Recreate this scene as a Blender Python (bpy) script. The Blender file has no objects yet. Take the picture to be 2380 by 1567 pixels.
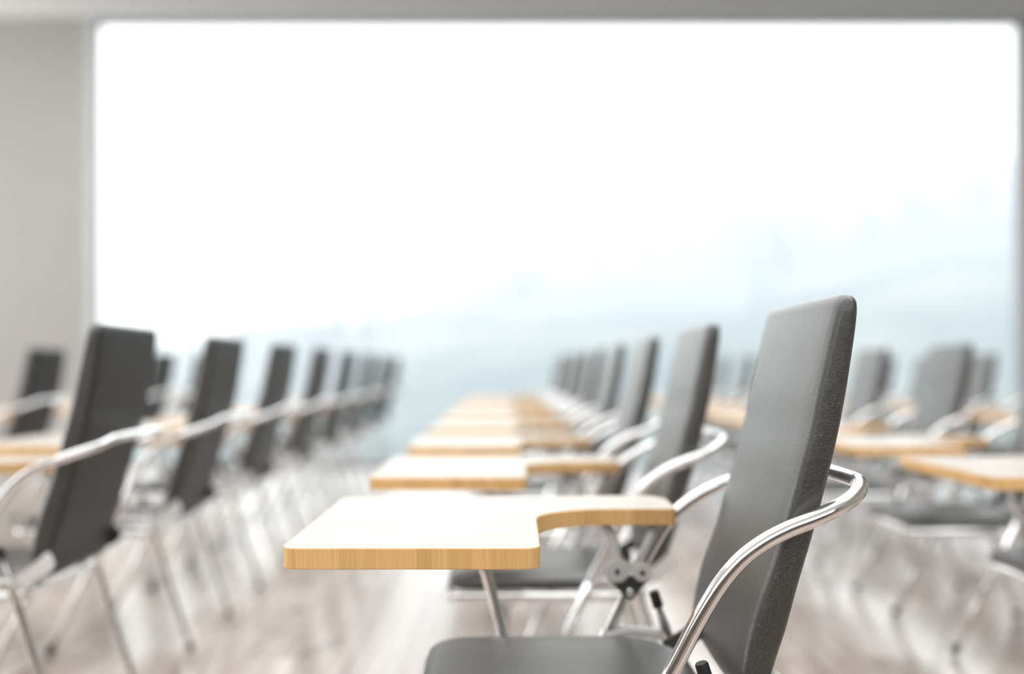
import bpy, bmesh, math, random
from mathutils import Vector, Matrix
from mathutils import noise as mnoise

# ------------------------------------------------------------------ scene, camera, light
sc = bpy.context.scene
COL = sc.collection
F = 2102.0                      # focal length in pixels of the 2380 px wide frame
CAM_Z = 0.96
cam_d = bpy.data.cameras.new('camera')
cam = bpy.data.objects.new('camera', cam_d)
COL.objects.link(cam)
cam.location = (0, 0, CAM_Z)
cam.rotation_euler = (math.radians(90), 0, 0)
cam_d.sensor_width = 36.0
cam_d.lens = 36.0 * F / 2380.0
cam_d.shift_x = (1190 - 1174) / 2380.0
cam_d.shift_y = (856 - 783.5) / 2380.0
cam_d.clip_end = 3000
cam_d.dof.use_dof = True
cam_d.dof.focus_distance = 1.35
cam_d.dof.aperture_fstop = 0.88
sc.camera = cam

world = bpy.data.worlds.new('overcast_sky')
sc.world = world
world.use_nodes = True
bg = world.node_tree.nodes['Background']
bg.inputs['Color'].default_value = (0.955, 0.98, 1.0, 1)
bg.inputs['Strength'].default_value = 3.0

sc.view_settings.view_transform = 'Standard'
sc.view_settings.look = 'None'
sc.view_settings.gamma = 1.0
sc.view_settings.use_curve_mapping = False
sc.view_settings.exposure = 0.0
cy = sc.cycles
cy.max_bounces = 10
cy.diffuse_bounces = 5
cy.glossy_bounces = 5
cy.transparent_max_bounces = 12
cy.volume_bounces = 2
cy.sample_clamp_indirect = 8.0
cy.caustics_reflective = False
cy.caustics_refractive = False


# ------------------------------------------------------------------ materials
def mat(name):
    m = bpy.data.materials.new(name)
    m.use_nodes = True
    nt = m.node_tree
    return m, nt, nt.nodes['Principled BSDF']


def N(nt, t, **kw):
    n = nt.nodes.new(t)
    for k, v in kw.items():
        setattr(n, k, v)
    return n


def coords(nt, scale, rot=(0, 0, 0)):
    tc = N(nt, 'ShaderNodeTexCoord')
    mp = N(nt, 'ShaderNodeMapping')
    mp.inputs['Scale'].default_value = scale
    mp.inputs['Rotation'].default_value = rot
    nt.links.new(tc.outputs['Object'], mp.inputs['Vector'])
    return mp.outputs['Vector']


def ramp(nt, src, stops):
    r = N(nt, 'ShaderNodeValToRGB')
    e = r.color_ramp.elements
    while len(e) < len(stops):
        e.new(0.5)
    for el, (p, c) in zip(e, stops):
        el.position = p
        el.color = (*c, 1)
    nt.links.new(src, r.inputs['Fac'])
    return r.outputs['Color']


def noise_tex(nt, vec, scale=1.0, detail=3.0, rough=0.55, dist=0.0):
    n = N(nt, 'ShaderNodeTexNoise')
    n.inputs['Scale'].default_value = scale
    n.inputs['Detail'].default_value = detail
    n.inputs['Roughness'].default_value = rough
    n.inputs['Distortion'].default_value = dist
    nt.links.new(vec, n.inputs['Vector'])
    return n.outputs['Fac']


def mix_col(nt, fac, a, b, mode='MIX'):
    m = N(nt, 'ShaderNodeMix', data_type='RGBA', blend_type=mode)
    for i, v in ((0, fac), (6, a), (7, b)):
        if hasattr(v, 'links'):
            nt.links.new(v, m.inputs[i])
        elif i == 0:
            m.inputs[0].default_value = v
        else:
            m.inputs[i].default_value = (*v, 1)
    return m.outputs[2]


def mat_leather():
    m, nt, b = mat('black_leather')
    v = coords(nt, (72, 84, 235))
    warp = N(nt, 'ShaderNodeTexNoise')
    warp.inputs['Scale'].default_value = 0.45
    nt.links.new(v, warp.inputs['Vector'])
    add = N(nt, 'ShaderNodeMixRGB', blend_type='ADD')
    add.inputs['Fac'].default_value = 2.2
    nt.links.new(v, add.inputs[1])
    nt.links.new(warp.outputs['Color'], add.inputs[2])
    vor = N(nt, 'ShaderNodeTexVoronoi', feature='DISTANCE_TO_EDGE')
    vor.inputs['Scale'].default_value = 1.6
    nt.links.new(add.outputs['Color'], vor.inputs['Vector'])
    crease = ramp(nt, vor.outputs['Distance'], [(0.0, (1, 1, 1)), (0.05, (0, 0, 0))])
    patch = ramp(nt, noise_tex(nt, coords(nt, (14, 14, 14)), 1.0, 2.0), [(0.36, (0.12, 0.12, 0.12)), (0.66, (1, 1, 1))])
    cm = mix_col(nt, 1.0, crease, patch, 'MULTIPLY')
    nt.links.new(mix_col(nt, cm, (0.016, 0.0145, 0.0105), (0.13, 0.118, 0.08)), b.inputs['Base Color'])
    grain = noise_tex(nt, coords(nt, (420, 420, 420)), 1.0, 2.0)
    hv = N(nt, 'ShaderNodeMath', operation='MULTIPLY_ADD')
    nt.links.new(crease, hv.inputs[0])
    hv.inputs[1].default_value = -0.55
    nt.links.new(grain, hv.inputs[2])
    bump = N(nt, 'ShaderNodeBump')
    bump.inputs['Strength'].default_value = 0.24
    bump.inputs['Distance'].default_value = 0.0012
    nt.links.new(hv.outputs[0], bump.inputs['Height'])
    nt.links.new(bump.outputs['Normal'], b.inputs['Normal'])
    nt.links.new(bump.outputs['Normal'], b.inputs['Coat Normal'])
    b.inputs['Roughness'].default_value = 0.45
    b.inputs['IOR'].default_value = 1.3
    b.inputs['Coat Weight'].default_value = 1.0
    b.inputs['Coat IOR'].default_value = 1.85
    b.inputs['Coat Roughness'].default_value = 0.36
    return m


def mat_vinyl():
    m, nt, b = mat('matte_black_vinyl')
    n = noise_tex(nt, coords(nt, (300, 300, 300)), 1.0, 2.0)
    bump = N(nt, 'ShaderNodeBump')
    bump.inputs['Strength'].default_value = 0.12
    bump.inputs['Distance'].default_value = 0.001
    nt.links.new(n, bump.inputs['Height'])
    nt.links.new(bump.outputs['Normal'], b.inputs['Normal'])
    b.inputs['Base Color'].default_value = (0.014, 0.013, 0.012, 1)
    b.inputs['Roughness'].default_value = 0.42
    b.inputs['IOR'].default_value = 1.45
    return m


def mat_chrome():
    m, nt, b = mat('polished_chrome')
    b.inputs['Base Color'].default_value = (0.86, 0.85, 0.84, 1)
    b.inputs['Metallic'].default_value = 1
    b.inputs['Roughness'].default_value = 0.10
    return m


def mat_satin():
    m, nt, b = mat('satin_metal')
    b.inputs['Base Color'].default_value = (0.86, 0.86, 0.84, 1)
    b.inputs['Metallic'].default_value = 0.1
    b.inputs['Roughness'].default_value = 0.42
    return m


def mat_dark_metal():
    m, nt, b = mat('dark_steel')
    b.inputs['Base Color'].default_value = (0.10, 0.10, 0.095, 1)
    b.inputs['Metallic'].default_value = 0.6
    b.inputs['Roughness'].default_value = 0.4
    return m


def mat_plastic():
    m, nt, b = mat('black_plastic')
    b.inputs['Base Color'].default_value = (0.012, 0.012, 0.012, 1)
    b.inputs['Roughness'].default_value = 0.5
    return m


def mat_tablet_top():
    m, nt, b = mat('pale_wood_laminate')
    n = noise_tex(nt, coords(nt, (3.5, 60, 60)), 1.0, 4.0, 0.6, 0.6)
    nt.links.new(ramp(nt, n, [(0.30, (0.46, 0.405, 0.345)), (0.55, (0.56, 0.51, 0.455)), (0.75, (0.59, 0.545, 0.495))]),
                 b.inputs['Base Color'])
    b.inputs['Roughness'].default_value = 0.5
    b.inputs['IOR'].default_value = 1.4
    b.inputs['Coat Weight'].default_value = 0.25
    b.inputs['Coat Roughness'].default_value = 0.22
    return m


def mat_wood_edge():
    m, nt, b = mat('pine_edge_wood')
    n = noise_tex(nt, coords(nt, (330, 330, 9)), 1.0, 3.0, 0.6, 0.9)
    fine = ramp(nt, n, [(0.25, (0.76, 0.43, 0.155)), (0.5, (0.87, 0.545, 0.225)), (0.8, (0.92, 0.63, 0.31))])
    vb = coords(nt, (17, 17, 0.0))
    vor = N(nt, 'ShaderNodeTexVoronoi', feature='F1')
    vor.inputs['Scale'].default_value = 1.0
    nt.links.new(vb, vor.inputs['Vector'])
    tone = N(nt, 'ShaderNodeSeparateColor')
    nt.links.new(vor.outputs['Color'], tone.inputs['Color'])
    block = ramp(nt, tone.outputs[0], [(0.0, (0.88, 0.84, 0.80)), (1.0, (1.1, 1.1, 1.12))])
    nt.links.new(mix_col(nt, 1.0, fine, block, 'MULTIPLY'), b.inputs['Base Color'])
    b.inputs['Roughness'].default_value = 0.42
    return m


def mat_floor():
    m, nt, b = mat('greyed_oak_planks')
    tc = N(nt, 'ShaderNodeTexCoord')
    sep = N(nt, 'ShaderNodeSeparateXYZ')
    nt.links.new(tc.outputs['Object'], sep.inputs[0])
    com = N(nt, 'ShaderNodeCombineXYZ')
    nt.links.new(sep.outputs[1], com.inputs[0])
    nt.links.new(sep.outputs[0], com.inputs[1])
    br = N(nt, 'ShaderNodeTexBrick')
    br.offset = 0.37
    br.inputs['Scale'].default_value = 1.0
    br.inputs['Brick Width'].default_value = 1.5
    br.inputs['Row Height'].default_value = 0.17
    br.inputs['Mortar Size'].default_value = 0.0035
    br.inputs['Bias'].default_value = 0.0
    br.inputs['Color1'].default_value = (0.63, 0.545, 0.49, 1)
    br.inputs['Color2'].default_value = (0.31, 0.225, 0.18, 1)
    br.inputs['Mortar'].default_value = (0.20, 0.16, 0.14, 1)
    nt.links.new(com.outputs[0], br.inputs['Vector'])
    streak = noise_tex(nt, coords(nt, (30, 1.6, 1)), 1.0, 5.0, 0.6, 0.7)
    sr = ramp(nt, streak, [(0.30, (0.74, 0.70, 0.68)), (0.62, (1.12, 1.12, 1.12))])
    c = mix_col(nt, 0.9, br.outputs['Color'], sr, 'MULTIPLY')
    kn = noise_tex(nt, coords(nt, (5.5, 3.0, 1)), 1.0, 1.0)
    kr = ramp(nt, kn, [(0.26, (0.48, 0.42, 0.40)), (0.36, (1, 1, 1))])
    c = mix_col(nt, 0.75, c, kr, 'MULTIPLY')
    nt.links.new(c, b.inputs['Base Color'])
    b.inputs['Roughness'].default_value = 0.22
    b.inputs['IOR'].default_value = 1.6
    b.inputs['Coat Weight'].default_value = 0.65
    b.inputs['Coat IOR'].default_value = 1.6
    b.inputs['Coat Roughness'].default_value = 0.13
    return m


def mat_paint(name, col, rough=0.75):
    m, nt, b = mat(name)
    n = noise_tex(nt, coords(nt, (3, 3, 3)), 1.0, 3.0)
    lo = tuple(x * 0.97 for x in col)
    nt.links.new(ramp(nt, n, [(0.3, lo), (0.7, col)]), b.inputs['Base Color'])
    b.inputs['Roughness'].default_value = rough
    return m


def mat_glass():
    m = bpy.data.materials.new('clear_glass')
    m.use_nodes = True
    nt = m.node_tree
    nt.nodes.clear()
    out = N(nt, 'ShaderNodeOutputMaterial')
    tr = N(nt, 'ShaderNodeBsdfTransparent')
    tr.inputs['Color'].default_value = (0.975, 0.98, 0.985, 1)
    gl = N(nt, 'ShaderNodeBsdfGlossy')
    gl.inputs['Roughness'].default_value = 0.0
    fr = N(nt, 'ShaderNodeFresnel')
    fr.inputs['IOR'].default_value = 1.3
    mx = N(nt, 'ShaderNodeMixShader')
    nt.links.new(fr.outputs[0], mx.inputs[0])
    nt.links.new(tr.outputs[0], mx.inputs[1])
    nt.links.new(gl.outputs[0], mx.inputs[2])
    nt.links.new(mx.outputs[0], out.inputs['Surface'])
    return m


def mat_hill():
    m, nt, b = mat('forested_hillside')
    n = noise_tex(nt, coords(nt, (0.035, 0.035, 0.05)), 1.0, 4.0)
    c = ramp(nt, n, [(0.30, (0.08, 0.12, 0.15)), (0.50, (0.12, 0.17, 0.16)), (0.70, (0.22, 0.25, 0.23))])
    nt.links.new(c, b.inputs['Base Color'])
    b.inputs['Roughness'].default_value = 0.95
    b.inputs['Specular IOR Level'].default_value = 0.1
    return m


def mat_conifer():
    m, nt, b = mat('conifer_needles')
    n = noise_tex(nt, coords(nt, (0.05, 0.05, 0.05)), 1.0, 2.0)
    nt.links.new(ramp(nt, n, [(0.3, (0.045, 0.09, 0.085)), (0.7, (0.09, 0.15, 0.10))]), b.inputs['Base Color'])
    b.inputs['Roughness'].default_value = 0.95
    b.inputs['Specular IOR Level'].default_value = 0.1
    return m


def mat_haze():
    m = bpy.data.materials.new('valley_mist')
    m.use_nodes = True
    nt = m.node_tree
    nt.nodes.clear()
    out = N(nt, 'ShaderNodeOutputMaterial')
    vs = N(nt, 'ShaderNodeVolumeScatter')
    vs.inputs['Color'].default_value = (0.425, 0.430, 0.495, 1)
    vs.inputs['Density'].default_value = 0.009
    nt.links.new(vs.outputs[0], out.inputs['Volume'])
    return m


LEATHER = mat_leather()
VINYL = mat_vinyl()
CHROME = mat_chrome()
SATIN = mat_satin()
DARK = mat_dark_metal()
PLASTIC = mat_plastic()
TOP = mat_tablet_top()
EDGE = mat_wood_edge()
FLOOR = mat_floor()
WALL = mat_paint('warm_grey_wall_paint', (0.36, 0.345, 0.32))
CEIL = mat_paint('ceiling_paint', (0.80, 0.785, 0.76))
LIT_CEIL = mat_paint('window_lit_ceiling_paint', (0.88, 0.90, 0.90), 0.4)  # ceiling band colour, raised towards white to stand in for window light
FRAME = mat_paint('grey_frame_paint', (0.52, 0.53, 0.52), 0.5)
GLASS = mat_glass()
HILL = mat_hill()
CONIFER = mat_conifer()
HAZE = mat_haze()
BACK_DARK = mat_paint('darkened_back_wall_paint', (0.13, 0.10, 0.08), 0.6)  # unseen back wall, coloured dark to dim reflections on the chair sides


# ------------------------------------------------------------------ mesh helpers
def link(name, bm, material, parent=None, smooth=True, sharp=None, offset=None):
    if offset is not None:
        bmesh.ops.translate(bm, verts=bm.verts, vec=offset)
    bmesh.ops.recalc_face_normals(bm, faces=bm.faces)
    me = bpy.data.meshes.new(name)
    bm.to_mesh(me)
    bm.free()
    if smooth:
        for p in me.polygons:
            p.use_smooth = True
        if sharp:
            me.set_sharp_from_angle(angle=math.radians(sharp))
    me.materials.append(material)
    o = bpy.data.objects.new(name, me)
    COL.objects.link(o)
    if parent:
        o.parent = parent
    return o


def add_box(bm, lo, hi, bevel=0.0):
    lo, hi = Vector(lo), Vector(hi)
    r = bmesh.ops.create_cube(bm, size=1.0)
    for v in r['verts']:
        v.co = Vector([(a + b) / 2 + c * (b - a) for a, b, c in zip(lo, hi, v.co)])
    if bevel:
        es = list({e for v in r['verts'] for e in v.link_edges})
        bmesh.ops.bevel(bm, geom=es, offset=bevel, segments=2, profile=0.5, affect='EDGES')


def catmull(pts, n=6):
    P = [Vector(p) for p in pts]
    P = [2 * P[0] - P[1]] + P + [2 * P[-1] - P[-2]]
    out = []
    for i in range(1, len(P) - 2):
        a, b, c, d = P[i - 1:i + 3]
        for k in range(n):
            t = k / n
            out.append(0.5 * ((2 * b) + (c - a) * t + (2 * a - 5 * b + 4 * c - d) * t * t + (3 * b - a - 3 * c + d) * t ** 3))
    out.append(P[-2])
    return out


def add_tube(bm, pts, r, seg=16, caps=True):
    P = [Vector(p) for p in pts]
    rad = r if isinstance(r, (list, tuple)) else [r] * len(P)
    T = []
    for i in range(len(P)):
        a = P[max(i - 1, 0)]
        b = P[min(i + 1, len(P) - 1)]
        T.append((b - a).normalized())
    up = Vector((0, 1, 0)) if abs(T[0].y) < 0.9 else Vector((0, 0, 1))
    nrm = (up - T[0] * up.dot(T[0])).normalized()
    rings = []
    for i in range(len(P)):
        if i:
            nrm = (T[i - 1].rotation_difference(T[i]) @ nrm)
            nrm = (nrm - T[i] * nrm.dot(T[i])).normalized()
        bi = T[i].cross(nrm)
        rings.append([bm.verts.new(P[i] + (nrm * math.cos(2 * math.pi * k / seg) + bi * math.sin(2 * math.pi * k / seg)) * rad[i])
                      for k in range(seg)])
    for a, b in zip(rings, rings[1:]):
        for k in range(seg):
            bm.faces.new((a[k], a[(k + 1) % seg], b[(k + 1) % seg], b[k]))
    if caps:
        bm.faces.new(rings[0])
        bm.faces.new(rings[-1])


def add_loft(bm, rings, close_ends=True):
    R = [[bm.verts.new(p) for p in ring] for ring in rings]
    n = len(R[0])
    for a, b in zip(R, R[1:]):
        for k in range(n):
            bm.faces.new((a[k], a[(k + 1) % n], b[(k + 1) % n], b[k]))
    if close_ends:
        bm.faces.new(R[0])
        bm.faces.new(R[-1])


def add_disc(bm, c, axis, r, h, seg=24, bevel=0.15):
    c, axis = Vector(c), Vector(axis).normalized()
    b = r * bevel
    add_tube(bm, [c - axis * h / 2, c - axis * (h / 2 - min(b, h * .3)), c + axis * (h / 2 - min(b, h * .3)), c + axis * h / 2],
             [r - b, r, r, r - b], seg)


def round_poly(corners, seg=8):
    """corners: list of (x, y, radius); returns points of the rounded outline"""
    out = []
    n = len(corners)
    for i in range(n):
        p = Vector(corners[i][:2])
        a = Vector(corners[i - 1][:2])
        b = Vector(corners[(i + 1) % n][:2])
        r = corners[i][2]
        if r <= 0:
            out.append(p)
            continue
        da, db = (a - p).normalized(), (b - p).normalized()
        ang = da.angle(db)
        t = r / math.tan(ang / 2)
        cdir = (da + db).normalized()
        cen = p + cdir * (r / math.sin(ang / 2))
        s, e = p + da * t - cen, p + db * t - cen
        a0 = math.atan2(s.y, s.x)
        a1 = math.atan2(e.y, e.x)
        d = (a1 - a0 + math.pi) % (2 * math.pi) - math.pi
        for k in range(seg + 1):
            th = a0 + d * k / seg
            out.append(cen + Vector((math.cos(th), math.sin(th))) * r)
    return out


def inset(poly, d):
    out = []
    n = len(poly)
    area = sum(poly[i].x * poly[(i + 1) % n].y - poly[(i + 1) % n].x * poly[i].y for i in range(n))
    sg = 1 if area > 0 else -1
    for i in range(n):
        a, p, b = poly[i - 1], poly[i], poly[(i + 1) % n]
        n1 = Vector((-(p - a).y, (p - a).x)).normalized() * sg
        n2 = Vector((-(b - p).y, (b - p).x)).normalized() * sg
        m = (n1 + n2)
        m = m.normalized() if m.length > 1e-6 else n1
        out.append(p + m * d / max(0.5, m.dot(n1)))
    return out


# ------------------------------------------------------------------ the tablet chair
Y0 = 1.325                      # front row: near edge of its tablet
CX, CY = 0.15, 1.5325           # root of the first chair on the floor
OFF = Vector((-CX, -CY, 0))
YN, YF = 1.30, 1.765            # planes of the two bent side tubes


def px(x, y, depth):
    return ((x - 1174) * depth / F, CAM_Z - (y - 856) * depth / F)


def interp(tab, z):
    tab = sorted(tab)
    if z <= tab[0][0]:
        return tab[0][1]
    for (z0, a), (z1, b) in zip(tab, tab[1:]):
        if z <= z1:
            t = (z - z0) / (z1 - z0)
            return a + (b - a) * t
    return tab[-1][1]


def smooth_tab(tab, it=2):
    zs = [tab[0][0] + (tab[-1][0] - tab[0][0]) * i / 40 for i in range(41)]
    v = [interp(tab, z) for z in zs]
    for _ in range(it):
        v = [v[0]] + [(v[i - 1] + 2 * v[i] + v[i + 1]) / 4 for i in range(1, 40)] + [v[-1]]
    return list(zip(zs, v))


def P(name, bm, m, parent, **kw):
    return link(name, bm, m, parent, offset=OFF, **kw)


def build_backrest(root):
    D = 1.345
    front_px = [(1944, 703), (1926, 764), (1910, 844), (1893, 914), (1878, 1000), (1860, 1060), (1840, 1141), (1821, 1206),
                (1805, 1270), (1785, 1335), (1759, 1400), (1737, 1481), (1721, 1567)]
    back_px = [(1994, 703), (1991, 747), (1980, 823), (1967, 910), (1950, 1000), (1929, 1092), (1908, 1173), (1886, 1254),
               (1850, 1374), (1827, 1464), (1795, 1555)]
    ft = sorted([(px(a, b, D)[1], px(a, b, D)[0]) for a, b in front_px])
    bt = sorted([(px(a, b, D)[1], px(a, b, D)[0]) for a, b in back_px])
    ft = [(0.44, 0.349), (0.47, 0.347)] + ft + [(1.075, ft[-1][1] + 0.002)]
    bt = [(0.44, 0.383), (0.47, 0.39)] + bt + [(1.075, bt[-1][1] - 0.001)]
    ft, bt = smooth_tab(ft), smooth_tab(bt)
    zb, zt = 0.447, 1.071
    ya, yb = 1.338, 1.705
    yc, hw = (ya + yb) / 2, (yb - ya) / 2
    rings = []
    levels = []
    nz = 46
    for i in range(nz + 1):
        levels.append(zb + (zt - zb) * i / nz)
    levels += [zb + d for d in (0.002, 0.005, 0.009)] + [zt - d for d in (0.0015, 0.004, 0.008, 0.02)]
    levels = sorted(set(levels))
    for z in levels:
        xf, xb = interp(ft, z), interp(bt, z)
        th = (xb - xf) / 2
        cx = (xf + xb) / 2
        # rounded top edge and corners, bottom tucked back under
        kx, kw_ = 1.0, 0.0
        dt = zt - z
        rt = 0.013
        if dt < rt:
            kx = math.sqrt(max(0.0, 1 - ((rt - dt) / rt) ** 2)) * 0.93 + 0.07
        rc = 0.026
        if dt < rc:
            kw_ = rc * (1 - math.sqrt(max(0.0, 1 - ((rc - dt) / rc) ** 2))) * 0.8
        db = z - zb
        rb = 0.075
        if db < rb:
            s = math.sqrt(max(0.0, 1 - ((rb - db) / rb) ** 2))
            xf2 = xb - (xb - xf) * (0.12 + 0.88 * s)
            cx, th = (xf2 + xb) / 2, (xb - xf2) / 2
        rcb = 0.045
        if db < rcb:
            kw_ = max(kw_, rcb * (1 - math.sqrt(max(0.0, 1 - ((rcb - db) / rcb) ** 2))) * 0.8)
        th *= kx
        w = hw - kw_
        ring = []
        r = min(0.0125, th * 0.8)
        cor = [(cx - th, yc - w, r), (cx - th, yc + w, r), (cx + th, yc + w, r * 0.8), (cx + th, yc - w, r * 0.8)]
        pts = round_poly(cor, 6)
        # subdivide front and back faces and give the front a soft cushion crown
        full = []
        for k, p in enumerate(pts):
            q = pts[(k + 1) % len(pts)]
            full.append(p)
            if (q - p).length > 0.1:
                for j in range(1, 10):
                    full.append(p.lerp(q, j / 10))
        for p in full:
            u = (p.y - yc) / w
            c = 0.006 * (1 - u * u) * kx
            x = p.x - c if p.x < cx else p.x
            bulge = 0.0045 * max(0.0, 1 - ((p.x - cx) / max(th, 1e-4)) ** 2) * min(1, kx)
            y = p.y + (bulge if u > 0.9 else -bulge if u < -0.9 else 0)
            ring.append((x, y, z))
        rings.append(ring)
    bm = bmesh.new()
    add_loft(bm, rings)
    ob = P('backrest', bm, LEATHER, root, sharp=60)
    ob.data.materials.append(VINYL)                # the rear of the cushion is covered in matte vinyl
    for p in ob.data.polygons:
        if p.normal.x > 0.8:
            p.material_index = 1
    # piping seam that runs round the rear edge of the cushion
    for side in (-1, 1):
        bm = bmesh.new()
        line = []
        for i in range(30):
            z = 0.53 + (1.03 - 0.53) * i / 29
            xb = interp(bt, z)
            line.append((xb - 0.009, yc + side * (hw + 0.0012), z))
        add_tube(bm, line, 0.0017, 8)
        P('piping', bm, LEATHER, root)


def build_seat(root):
    cor = [(-0.140, 1.340, 0.045), (0.325, 1.335, 0.13), (0.325, 1.732, 0.13), (-0.140, 1.727, 0.045)]
    base = round_poly(cor, 10)
    steps = [(0.030, 0.4185), (0.012, 0.4185), (0.004, 0.4215), (0.0, 0.427), (0.0, 0.436), (0.003, 0.4435), (0.009, 0.449),
             (0.018, 0.4525), (0.035, 0.4555), (0.065, 0.458), (0.10, 0.4595)]
    rings = []
    c = Vector((0.10, 1.5325))
    for d, z in steps:
        ring = []
        for p in base:
            q = p + (c - p).normalized() * d
            fx = max(0.0, (-0.05 - q.x) / 0.09)            # front edge slopes down a little
            ring.append((q.x, q.y, z - 0.006 * fx * (1 if z > 0.44 else 0)))
        rings.append(ring)
    bm = bmesh.new()
    add_loft(bm, rings)
    P('seat', bm, LEATHER, root, sharp=50)
    # tubular frame under the cushion
    path = round_poly([(-0.141, 1.330, 0.03), (0.334, 1.330, 0.03), (0.334, 1.735, 0.03), (-0.141, 1.735, 0.03)], 6)
    pts = [(p.x, p.y, 0.4065) for p in path]
    bm = bmesh.new()
    add_tube(bm, pts + pts[:2], 0.0115, 14, caps=False)
    bmesh.ops.remove_doubles(bm, verts=bm.verts, dist=1e-5)
    P('seat_frame', bm, CHROME, root)


ARM = [(0.2375, 0.5203), (0.255, 0.5537), (0.274, 0.5908), (0.294, 0.6257), (0.315, 0.6570), (0.342, 0.6870), (0.374, 0.7105),
       (0.404, 0.7265), (0.434, 0.7390)]
FOOT = (-0.012, 0.012)
SPLIT = 0.447


def leg_x(z):
    return FOOT[0] + (ARM[0][0] - FOOT[0]) * (z - FOOT[1]) / (ARM[0][1] - FOOT[1])


def build_frame(root):
    R = 0.0122
    near = [(leg_x(SPLIT), YN, SPLIT), (leg_x(0.485), YN, 0.485)] + [(x, YN, z) for x, z in ARM]
    corner = [(0.467, YN + 0.008, 0.7512), (0.500, YN + 0.023, 0.7640), (0.523, YN + 0.044, 0.7745), (0.5355, YN + 0.066, 0.7835),
              (0.539, YN + 0.092, 0.7880)]
    far_corner = [(x, YN + YF - y, z) for x, y, z in reversed(corner)]
    far = [(x, YF, z) for x, _, z in reversed(near)]
    mid = [(0.5395, YN + (YF - YN) * t, 0.7885) for t in (0.35, 0.5, 0.65)]
    pts = catmull(near + corner + mid + far_corner + far, 5)
    bm = bmesh.new()
    add_tube(bm, pts, R, 20)
    P('armrest', bm, CHROME, root)
    for y in (YN, YF):
        bm = bmesh.new()
        add_tube(bm, [(leg_x(SPLIT), y, SPLIT), (leg_x(0.25), y, 0.25), (FOOT[0], y, FOOT[1])], R, 20)
        l = P('leg', bm, CHROME, root)
        bm = bmesh.new()
        d = Vector((leg_x(0.1) - leg_x(0.0), 0, 0.1)).normalized()
        f = Vector((FOOT[0], y, FOOT[1]))
        add_tube(bm, [f + d * 0.022, f + d * 0.020, f + d * 0.004, f - d * 0.002], [0.0128, 0.0145, 0.0145, 0.013], 16)
        P('foot_cap', bm, PLASTIC, l, sharp=40)
    # rear legs with the black capped upper ends
    for y in (1.322, 1.748):
        top, foot = Vector((0.300, y, 0.487)), Vector((0.452, y, 0.012))
        ax = (top - foot).normalized()
        bm = bmesh.new()
        add_tube(bm, [foot, foot.lerp(top, 0.5), top - ax * 0.03, top], [0.0105, 0.0105, 0.0105, 0.0072], 16)
        add_tube(bm, [top - ax * 0.004, top + ax * 0.02], [0.0068, 0.0068], 12)
        l = P('leg', bm, CHROME, root, sharp=40)
        bm = bmesh.new()
        t2 = top + ax * 0.012
        add_tube(bm, [t2, t2 + ax * 0.001, t2 + ax * 0.030, t2 + ax * 0.0325], [0.0095, 0.0105, 0.0100, 0.0085], 18)
        P('end_cap', bm, PLASTIC, l, sharp=40)
        bm = bmesh.new()
        add_tube(bm, [foot + ax * 0.022, foot + ax * 0.020, foot + ax * 0.003, foot - ax * 0.001], [0.011, 0.0128, 0.0128, 0.0118], 16)
        P('foot_cap', bm, PLASTIC, l, sharp=40)
    # links from the front leg to the rear leg, straps to the back cushion
    for s, y, yb in ((-1, 1.311, 1.330), (1, 1.757, 1.713)):
        bm = bmesh.new()
        add_tube(bm, catmull([(leg_x(0.436), y, 0.436), (0.24, y, 0.449), (0.315, y, 0.4415)], 6), 0.0105, 14)
        P('side_link', bm, SATIN, root)
        bm = bmesh.new()
        prof = [(0.302, 0.432), (0.335, 0.447), (0.372, 0.468), (0.398, 0.487), (0.410, 0.504)]
        hts = [0.012, 0.015, 0.018, 0.021, 0.017]
        c = catmull([(x, yb, z) for x, z in prof], 5)
        rings = []
        for i, p in enumerate(c):
            t = i / (len(c) - 1)
            h = interp(list(zip([0, .25, .5, .75, 1], hts)), t) * (1 if t < 0.93 else math.sqrt(max(0.08, 1 - ((t - 0.93) / 0.07) ** 2)))
            nx, nz = -0.5, 0.86
            w = 0.004
            yy = yb + s * 0.006 * 0
            rings.append([(p.x + nx * h, yy - w, p.z + nz * h), (p.x + nx * h, yy + w, p.z + nz * h),
                          (p.x - nx * h, yy + w, p.z - nz * h), (p.x - nx * h, yy - w, p.z - nz * h)])
        add_loft(bm, rings)
        st = P('back_strap', bm, SATIN if s < 0 else DARK, root, smooth=False)
        bm = bmesh.new()
        add_disc(bm, (0.314, y + s * 0.010, 0.442), (0, 1, 0), 0.012, 0.012)
        P('pivot_bolt', bm, CHROME, root, sharp=40)


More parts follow.
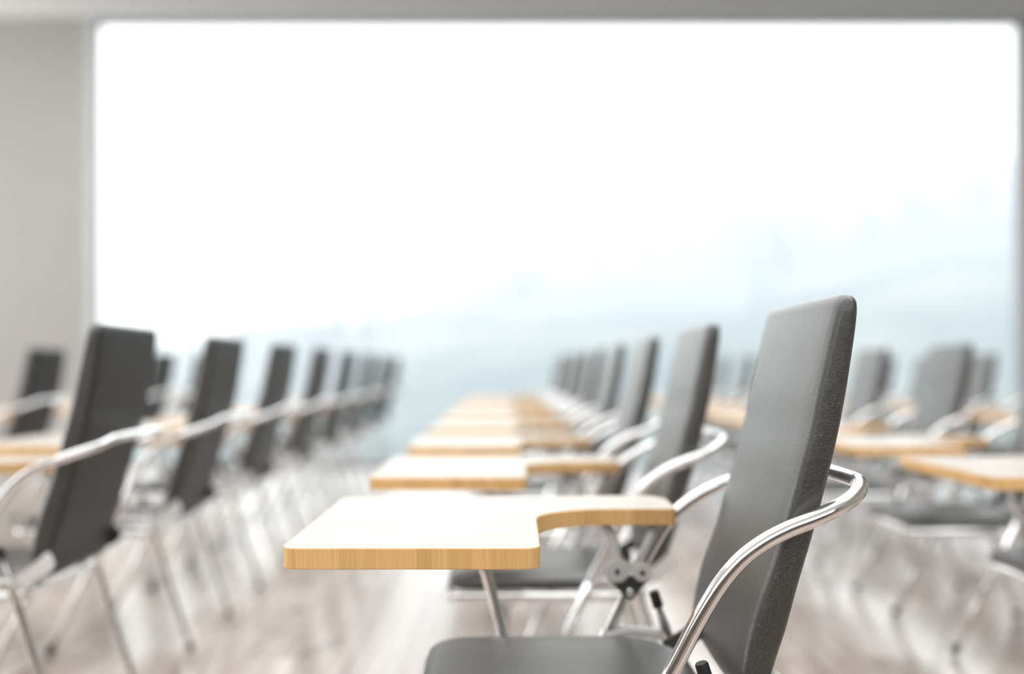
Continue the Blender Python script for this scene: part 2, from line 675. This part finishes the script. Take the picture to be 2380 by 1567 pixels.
def build_tablet(root):
    zt, zb = 0.6959, 0.6645
    x0, x1, xe = -0.331, 0.052, 0.322
    y0, y1, yn, ya = 1.325, 1.876, 1.585, 1.697
    corners = [(x0, y0, 0.026), (x1, y0, 0.026)]
    left = round_poly([(x0, y1, 0.028), (x0, y0, 0.026), (x1, y0, 0.026), (x1 + 0.003, 1.70, 0)], 8)[:-1]
    notch = []
    # concave fillet between the writing area and the arm part
    for k in range(0, 15):
        a = k / 14 * math.pi / 2
        notch.append(Vector((x1 + 0.003 + 0.150 * (1 - math.cos(a)), yn + (ya - yn) * math.sin(a))))
    soft = round_poly([(x1, 1.50, 0), (x1 + 0.0025, yn - 0.012, 0), (x1 + 0.0075, yn + 0.022, 0)], 1)
    arm = round_poly([(x1 + 0.16, ya, 0), (xe, ya + 0.002, 0.010), (xe + 0.004, y1 - 0.045, 0.02), (xe - 0.022, y1, 0.02), (x0, y1, 0)], 6)[1:-1]
    outer = left + notch + arm
    inner = inset(outer, 0.0018)

    def slab(poly, rings_):
        return [[(q.x, q.y, z) for q in inset(poly, d)] if d else [(q.x, q.y, z) for q in poly] for d, z in rings_]
    bm = bmesh.new()
    add_loft(bm, slab(inner, [(0, zb + 0.0005), (0, zt)]))
    bmesh.ops.triangulate(bm, faces=[f for f in bm.faces if len(f.verts) > 4])
    t = P('writing_tablet', bm, TOP, root, smooth=False)
    bm = bmesh.new()
    rs = slab(outer, [(0.0012, zb), (0.0, zb + 0.0015), (0.0, zt - 0.0015), (0.0012, zt)])
    rs.append([(q.x, q.y, zt) for q in inner])
    rs.append([(q.x, q.y, zb) for q in inner])
    rs.append(rs[0])
    add_loft(bm, rs, close_ends=False)
    bmesh.ops.remove_doubles(bm, verts=bm.verts, dist=1e-6)
    e = P('edge_band', bm, EDGE, t, sharp=35)
    e['label'] = 'honey coloured pine edge of the writing tablet'
    # folding hinge under the arm part
    yh = 1.742
    bm = bmesh.new()
    add_box(bm, (0.155, 1.735, zb - 0.006), (0.31, 1.80, zb))
    h = P('tablet_hinge', bm, SATIN, root, smooth=False)
    bm = bmesh.new()
    add_tube(bm, catmull([(0.190, yh, zb - 0.004), (0.205, yh, 0.640), (0.213, yh, 0.615), (0.214, yh, 0.575)], 5), 0.0085, 12)
    P('hinge_arm', bm, SATIN, h)
    bm = bmesh.new()
    add_tube(bm, [(0.290, yh, zb - 0.004), (0.272, yh, 0.620), (0.250, yh, 0.572)], 0.008, 12)
    P('hinge_arm', bm, SATIN, h)
    for x, z, r in ((0.214, 0.572, 0.0235), (0.262, 0.570, 0.0185)):
        bm = bmesh.new()
        add_disc(bm, (x, yh - 0.010, z), (0, 1, 0), r, 0.014, 28)
        d = P('hinge_disc', bm, SATIN, h, sharp=40)
        bm = bmesh.new()
        add_disc(bm, (x, yh - 0.019, z), (0, 1, 0), 0.0048, 0.006, 12)
        P('rivet', bm, DARK, h, sharp=40)
    bm = bmesh.new()
    pl = round_poly([(0.195, 0.560, 0.008), (0.280, 0.560, 0.008), (0.240, 0.508, 0.010)], 5)
    add_loft(bm, [[(p.x, yh - 0.004, p.y) for p in pl], [(p.x, yh + 0.008, p.y) for p in pl]])
    P('hinge_plate', bm, DARK, h, smooth=False)
    bm = bmesh.new()
    add_disc(bm, (0.239, yh - 0.008, 0.530), (0, 1, 0), 0.008, 0.010, 14)
    P('rivet', bm, CHROME, h, sharp=40)
    # slanting post between the seat frame and the tablet
    bm = bmesh.new()
    add_tube(bm, [(-0.068, 1.75, zb), (-0.037, 1.75, 0.565), (-0.004, 1.745, 0.445), (0.004, 1.738, 0.412)], 0.0108, 16)
    P('tablet_post', bm, CHROME, root)


def build_chair():
    root = bpy.data.objects.new('tablet_chair', None)
    COL.objects.link(root)
    root.empty_display_size = 0.1
    build_seat(root)
    build_backrest(root)
    build_frame(root)
    build_tablet(root)
    return root


def kids(o):
    return [c for c in bpy.data.objects if c.parent == o]


def copy_tree(tree):
    o, ch = tree
    c = o.copy()
    COL.objects.link(c)
    for sub in ch:
        s = copy_tree(sub)
        s.parent = c
    return c


def tree_of(o):
    return (o, [tree_of(c) for c in kids(o)])


# ------------------------------------------------------------------ the room
WY = 8.85                        # plane of the glass front
ZH, ZC = 4.366, 4.404            # head of the glass, ceiling
XL, XR = -4.008, 5.056           # glass opening
RL, RR, RB = -7.0, 6.2, -3.0     # room extents


def structure(name, bm, m, label=None, parent=None, smooth=False):
    o = link(name, bm, m, parent, smooth=smooth)
    if not parent:
        o['kind'] = 'structure'
    if label:
        o['label'] = label
    return o


bm = bmesh.new()
add_box(bm, (RL, RB, -0.2), (RR, WY + 0.15, 0))
structure('floor', bm, FLOOR, 'pale greyed oak plank floor')
bm = bmesh.new()
SKX, SKY_ = (-4.2, 3.8), (0.2, 7.8)          # unseen roof opening, added to brighten the seating from above
add_box(bm, (RL, RB, ZC), (SKX[0], WY + 0.3, ZC + 0.25))
add_box(bm, (SKX[1], RB, ZC), (RR, WY + 0.3, ZC + 0.25))
add_box(bm, (SKX[0], RB, ZC), (SKX[1], SKY_[0], ZC + 0.25))
add_box(bm, (SKX[0], SKY_[1], ZC), (SKX[1], WY + 0.3, ZC + 0.25))
structure('ceiling', bm, CEIL, 'smooth beige white ceiling with an unseen roof opening added for light')
bm = bmesh.new()
add_box(bm, (RL, WY, 0), (XL - 0.075, WY + 0.25, ZC))
structure('wall_front', bm, WALL, 'warm grey wall beside the glass front')
bm = bmesh.new()
add_box(bm, (RL, RB - 0.2, 0), (RR, RB, 2.2))
add_box(bm, (RL, RB - 0.2, 4.2), (RR, RB, ZC))  # high gap left below this strip is added to let fill light in
add_box(bm, (RL, RB - 0.2, 2.2), (RL + 0.6, RB, 4.2))
add_box(bm, (RR - 0.6, RB - 0.2, 2.2), (RR, RB, 4.2))
structure('wall_back', bm, BACK_DARK, 'unseen back wall, darkened to dim reflections, with an added light opening')
bm = bmesh.new()
add_box(bm, (RL - 0.2, RB, -0.2), (RL, 0.8, ZC + 0.25))  # stops short; the open side beyond is added to let sky light in
structure('wall_left', bm, WALL, 'warm grey left side wall')
bm = bmesh.new()
add_box(bm, (RR, RB, -0.2), (RR + 0.2, WY + 0.25, ZC + 0.25))
structure('wall_right', bm, WALL, 'warm grey right side wall')
bm = bmesh.new()
add_box(bm, (XR + 0.06, WY, 0), (RR, WY + 0.25, ZC))
structure('wall_front', bm, WALL, 'grey wall at the right end of the glass front')
bm = bmesh.new()
add_box(bm, (RL, 8.53, ZC - 0.006), (RR, WY, ZC))  # part of the ceiling; brightness from the window put into its colour
structure('lit_ceiling_band_1', bm, LIT_CEIL, 'ceiling band along the head of the glass, window light painted in as white')

bm = bmesh.new()
add_box(bm, (XL - 0.075, WY - 0.03, 0), (XL, WY + 0.12, ZH))
add_box(bm, (XR, WY - 0.03, 0), (XR + 0.06, WY + 0.12, ZH))
add_box(bm, (XL - 0.075, WY - 0.03, ZH), (XR + 0.06, WY + 0.12, ZC - 0.006))
add_box(bm, (XL, WY - 0.01, 0.0), (XR, WY + 0.12, 0.03))
win = structure('window_1', bm, FRAME, 'wall-wide frameless glass front with slim grey frame')
bm = bmesh.new()
add_box(bm, (XL, WY + 0.05, 0.03), (XR, WY + 0.062, ZH))
structure('pane', bm, GLASS, parent=win)

# ------------------------------------------------------------------ outside
def ridge(x):
    tab = [(-400, -30), (-125, 4), (-46, 18), (-10, 34), (35, 42), (75, 50), (120, 56), (172, 70), (260, 92), (500, 110)]
    return interp(tab, x)


def ground(x, y):
    t = min(1.0, max(0.0, (y - 30) / 270.0))
    base = -16 + (ridge(x * (300.0 / max(y, 60))) + 16) * (t ** 1.15)
    n = mnoise.fractal(Vector((x * 0.02, y * 0.02, 3.1)), 1.0, 2.0, 4) * (1.0 + 7.0 * t)
    if y > 300:
        base -= (y - 300) * 0.25
    return base + n


bm = bmesh.new()
nx, ny = 110, 60
grid = []
for j in range(ny + 1):
    y = 22 + (430 - 22) * (j / ny) ** 1.3
    row = []
    for i in range(nx + 1):
        x = (-0.9 + 1.9 * i / nx) * (y * 0.95 + 25)
        row.append(bm.verts.new((x, y, ground(x, y))))
    grid.append(row)
for a, b in zip(grid, grid[1:]):
    for i in range(nx):
        bm.faces.new((a[i], a[i + 1], b[i + 1], b[i]))
hills = structure('hill', bm, HILL, 'misty forested hillside outside the glass', smooth=True)

rng = random.Random(5)
bm = bmesh.new()
for _ in range(90):
    y = 200 + 95 * rng.random()
    x = rng.uniform(-0.62, 0.75) * y
    z = ground(x, y)
    h = rng.uniform(6, 13)
    add_tube(bm, [(x, y, z - 0.5), (x, y, z + h * 0.12), (x, y, z + h * 0.121), (x, y, z + h * 0.45), (x, y, z + h * 0.451), (x, y, z + h)],
             [0.25, 0.25, h * 0.2, h * 0.10, h * 0.15, 0.05], 7)
forest = link('forest', bm, CONIFER, None, smooth=False)
forest['kind'] = 'stuff'
forest['label'] = 'dark conifer forest on the misty hillside'
forest['category'] = 'forest'

bm = bmesh.new()
add_box(bm, (-480, 20, -40), (560, 460, 100))
haze = link('mist', bm, HAZE, None, smooth=False)
haze['kind'] = 'stuff'
haze['label'] = 'pale blue mist hanging in the valley outside'
haze['category'] = 'mist'

# ------------------------------------------------------------------ rows of chairs
PITCH_Y, PITCH_X = 0.857, 1.507
ORD = ['', 'first', 'second', 'third', 'fourth', 'fifth', 'sixth', 'seventh', 'eighth', 'ninth']
ROWS = {
    0: (1, 'centre row', 'chairs of the centre row'),
    -1: (2, 'row left of the aisle', 'chairs of the row left of the aisle'),
    -2: (5, 'far left row by grey wall', 'chairs of the far left row'),
    1: (2, 'row right of the centre row', 'chairs of the row right of centre'),
    2: (5, 'farthest right row', 'chairs of the farthest right row'),
}
LAST = 9
proto = build_chair()
tree = tree_of(proto)
used = False
for c, (k0, rowname, group) in ROWS.items():
    for k in range(k0, LAST + 1):
        if (c, k) == (0, 1):
            o = proto
        else:
            o = copy_tree(tree)
        o.location = (CX + c * PITCH_X, CY + (k - 1) * PITCH_Y, 0)
        n = k - k0 + 1
        if (c, k) == (0, 1):
            lab = 'large sharp black tablet chair nearest the camera, front of the centre row'
        elif n == 1:
            lab = 'black tablet chair nearest the camera in the ' + rowname
        elif k == LAST:
            lab = 'black tablet chair by the glass, last of the ' + rowname
        else:
            lab = 'black tablet chair, %s from front in %s' % (ORD[n], rowname)
        o['label'] = lab
        o['category'] = 'chair'
        o['group'] = group
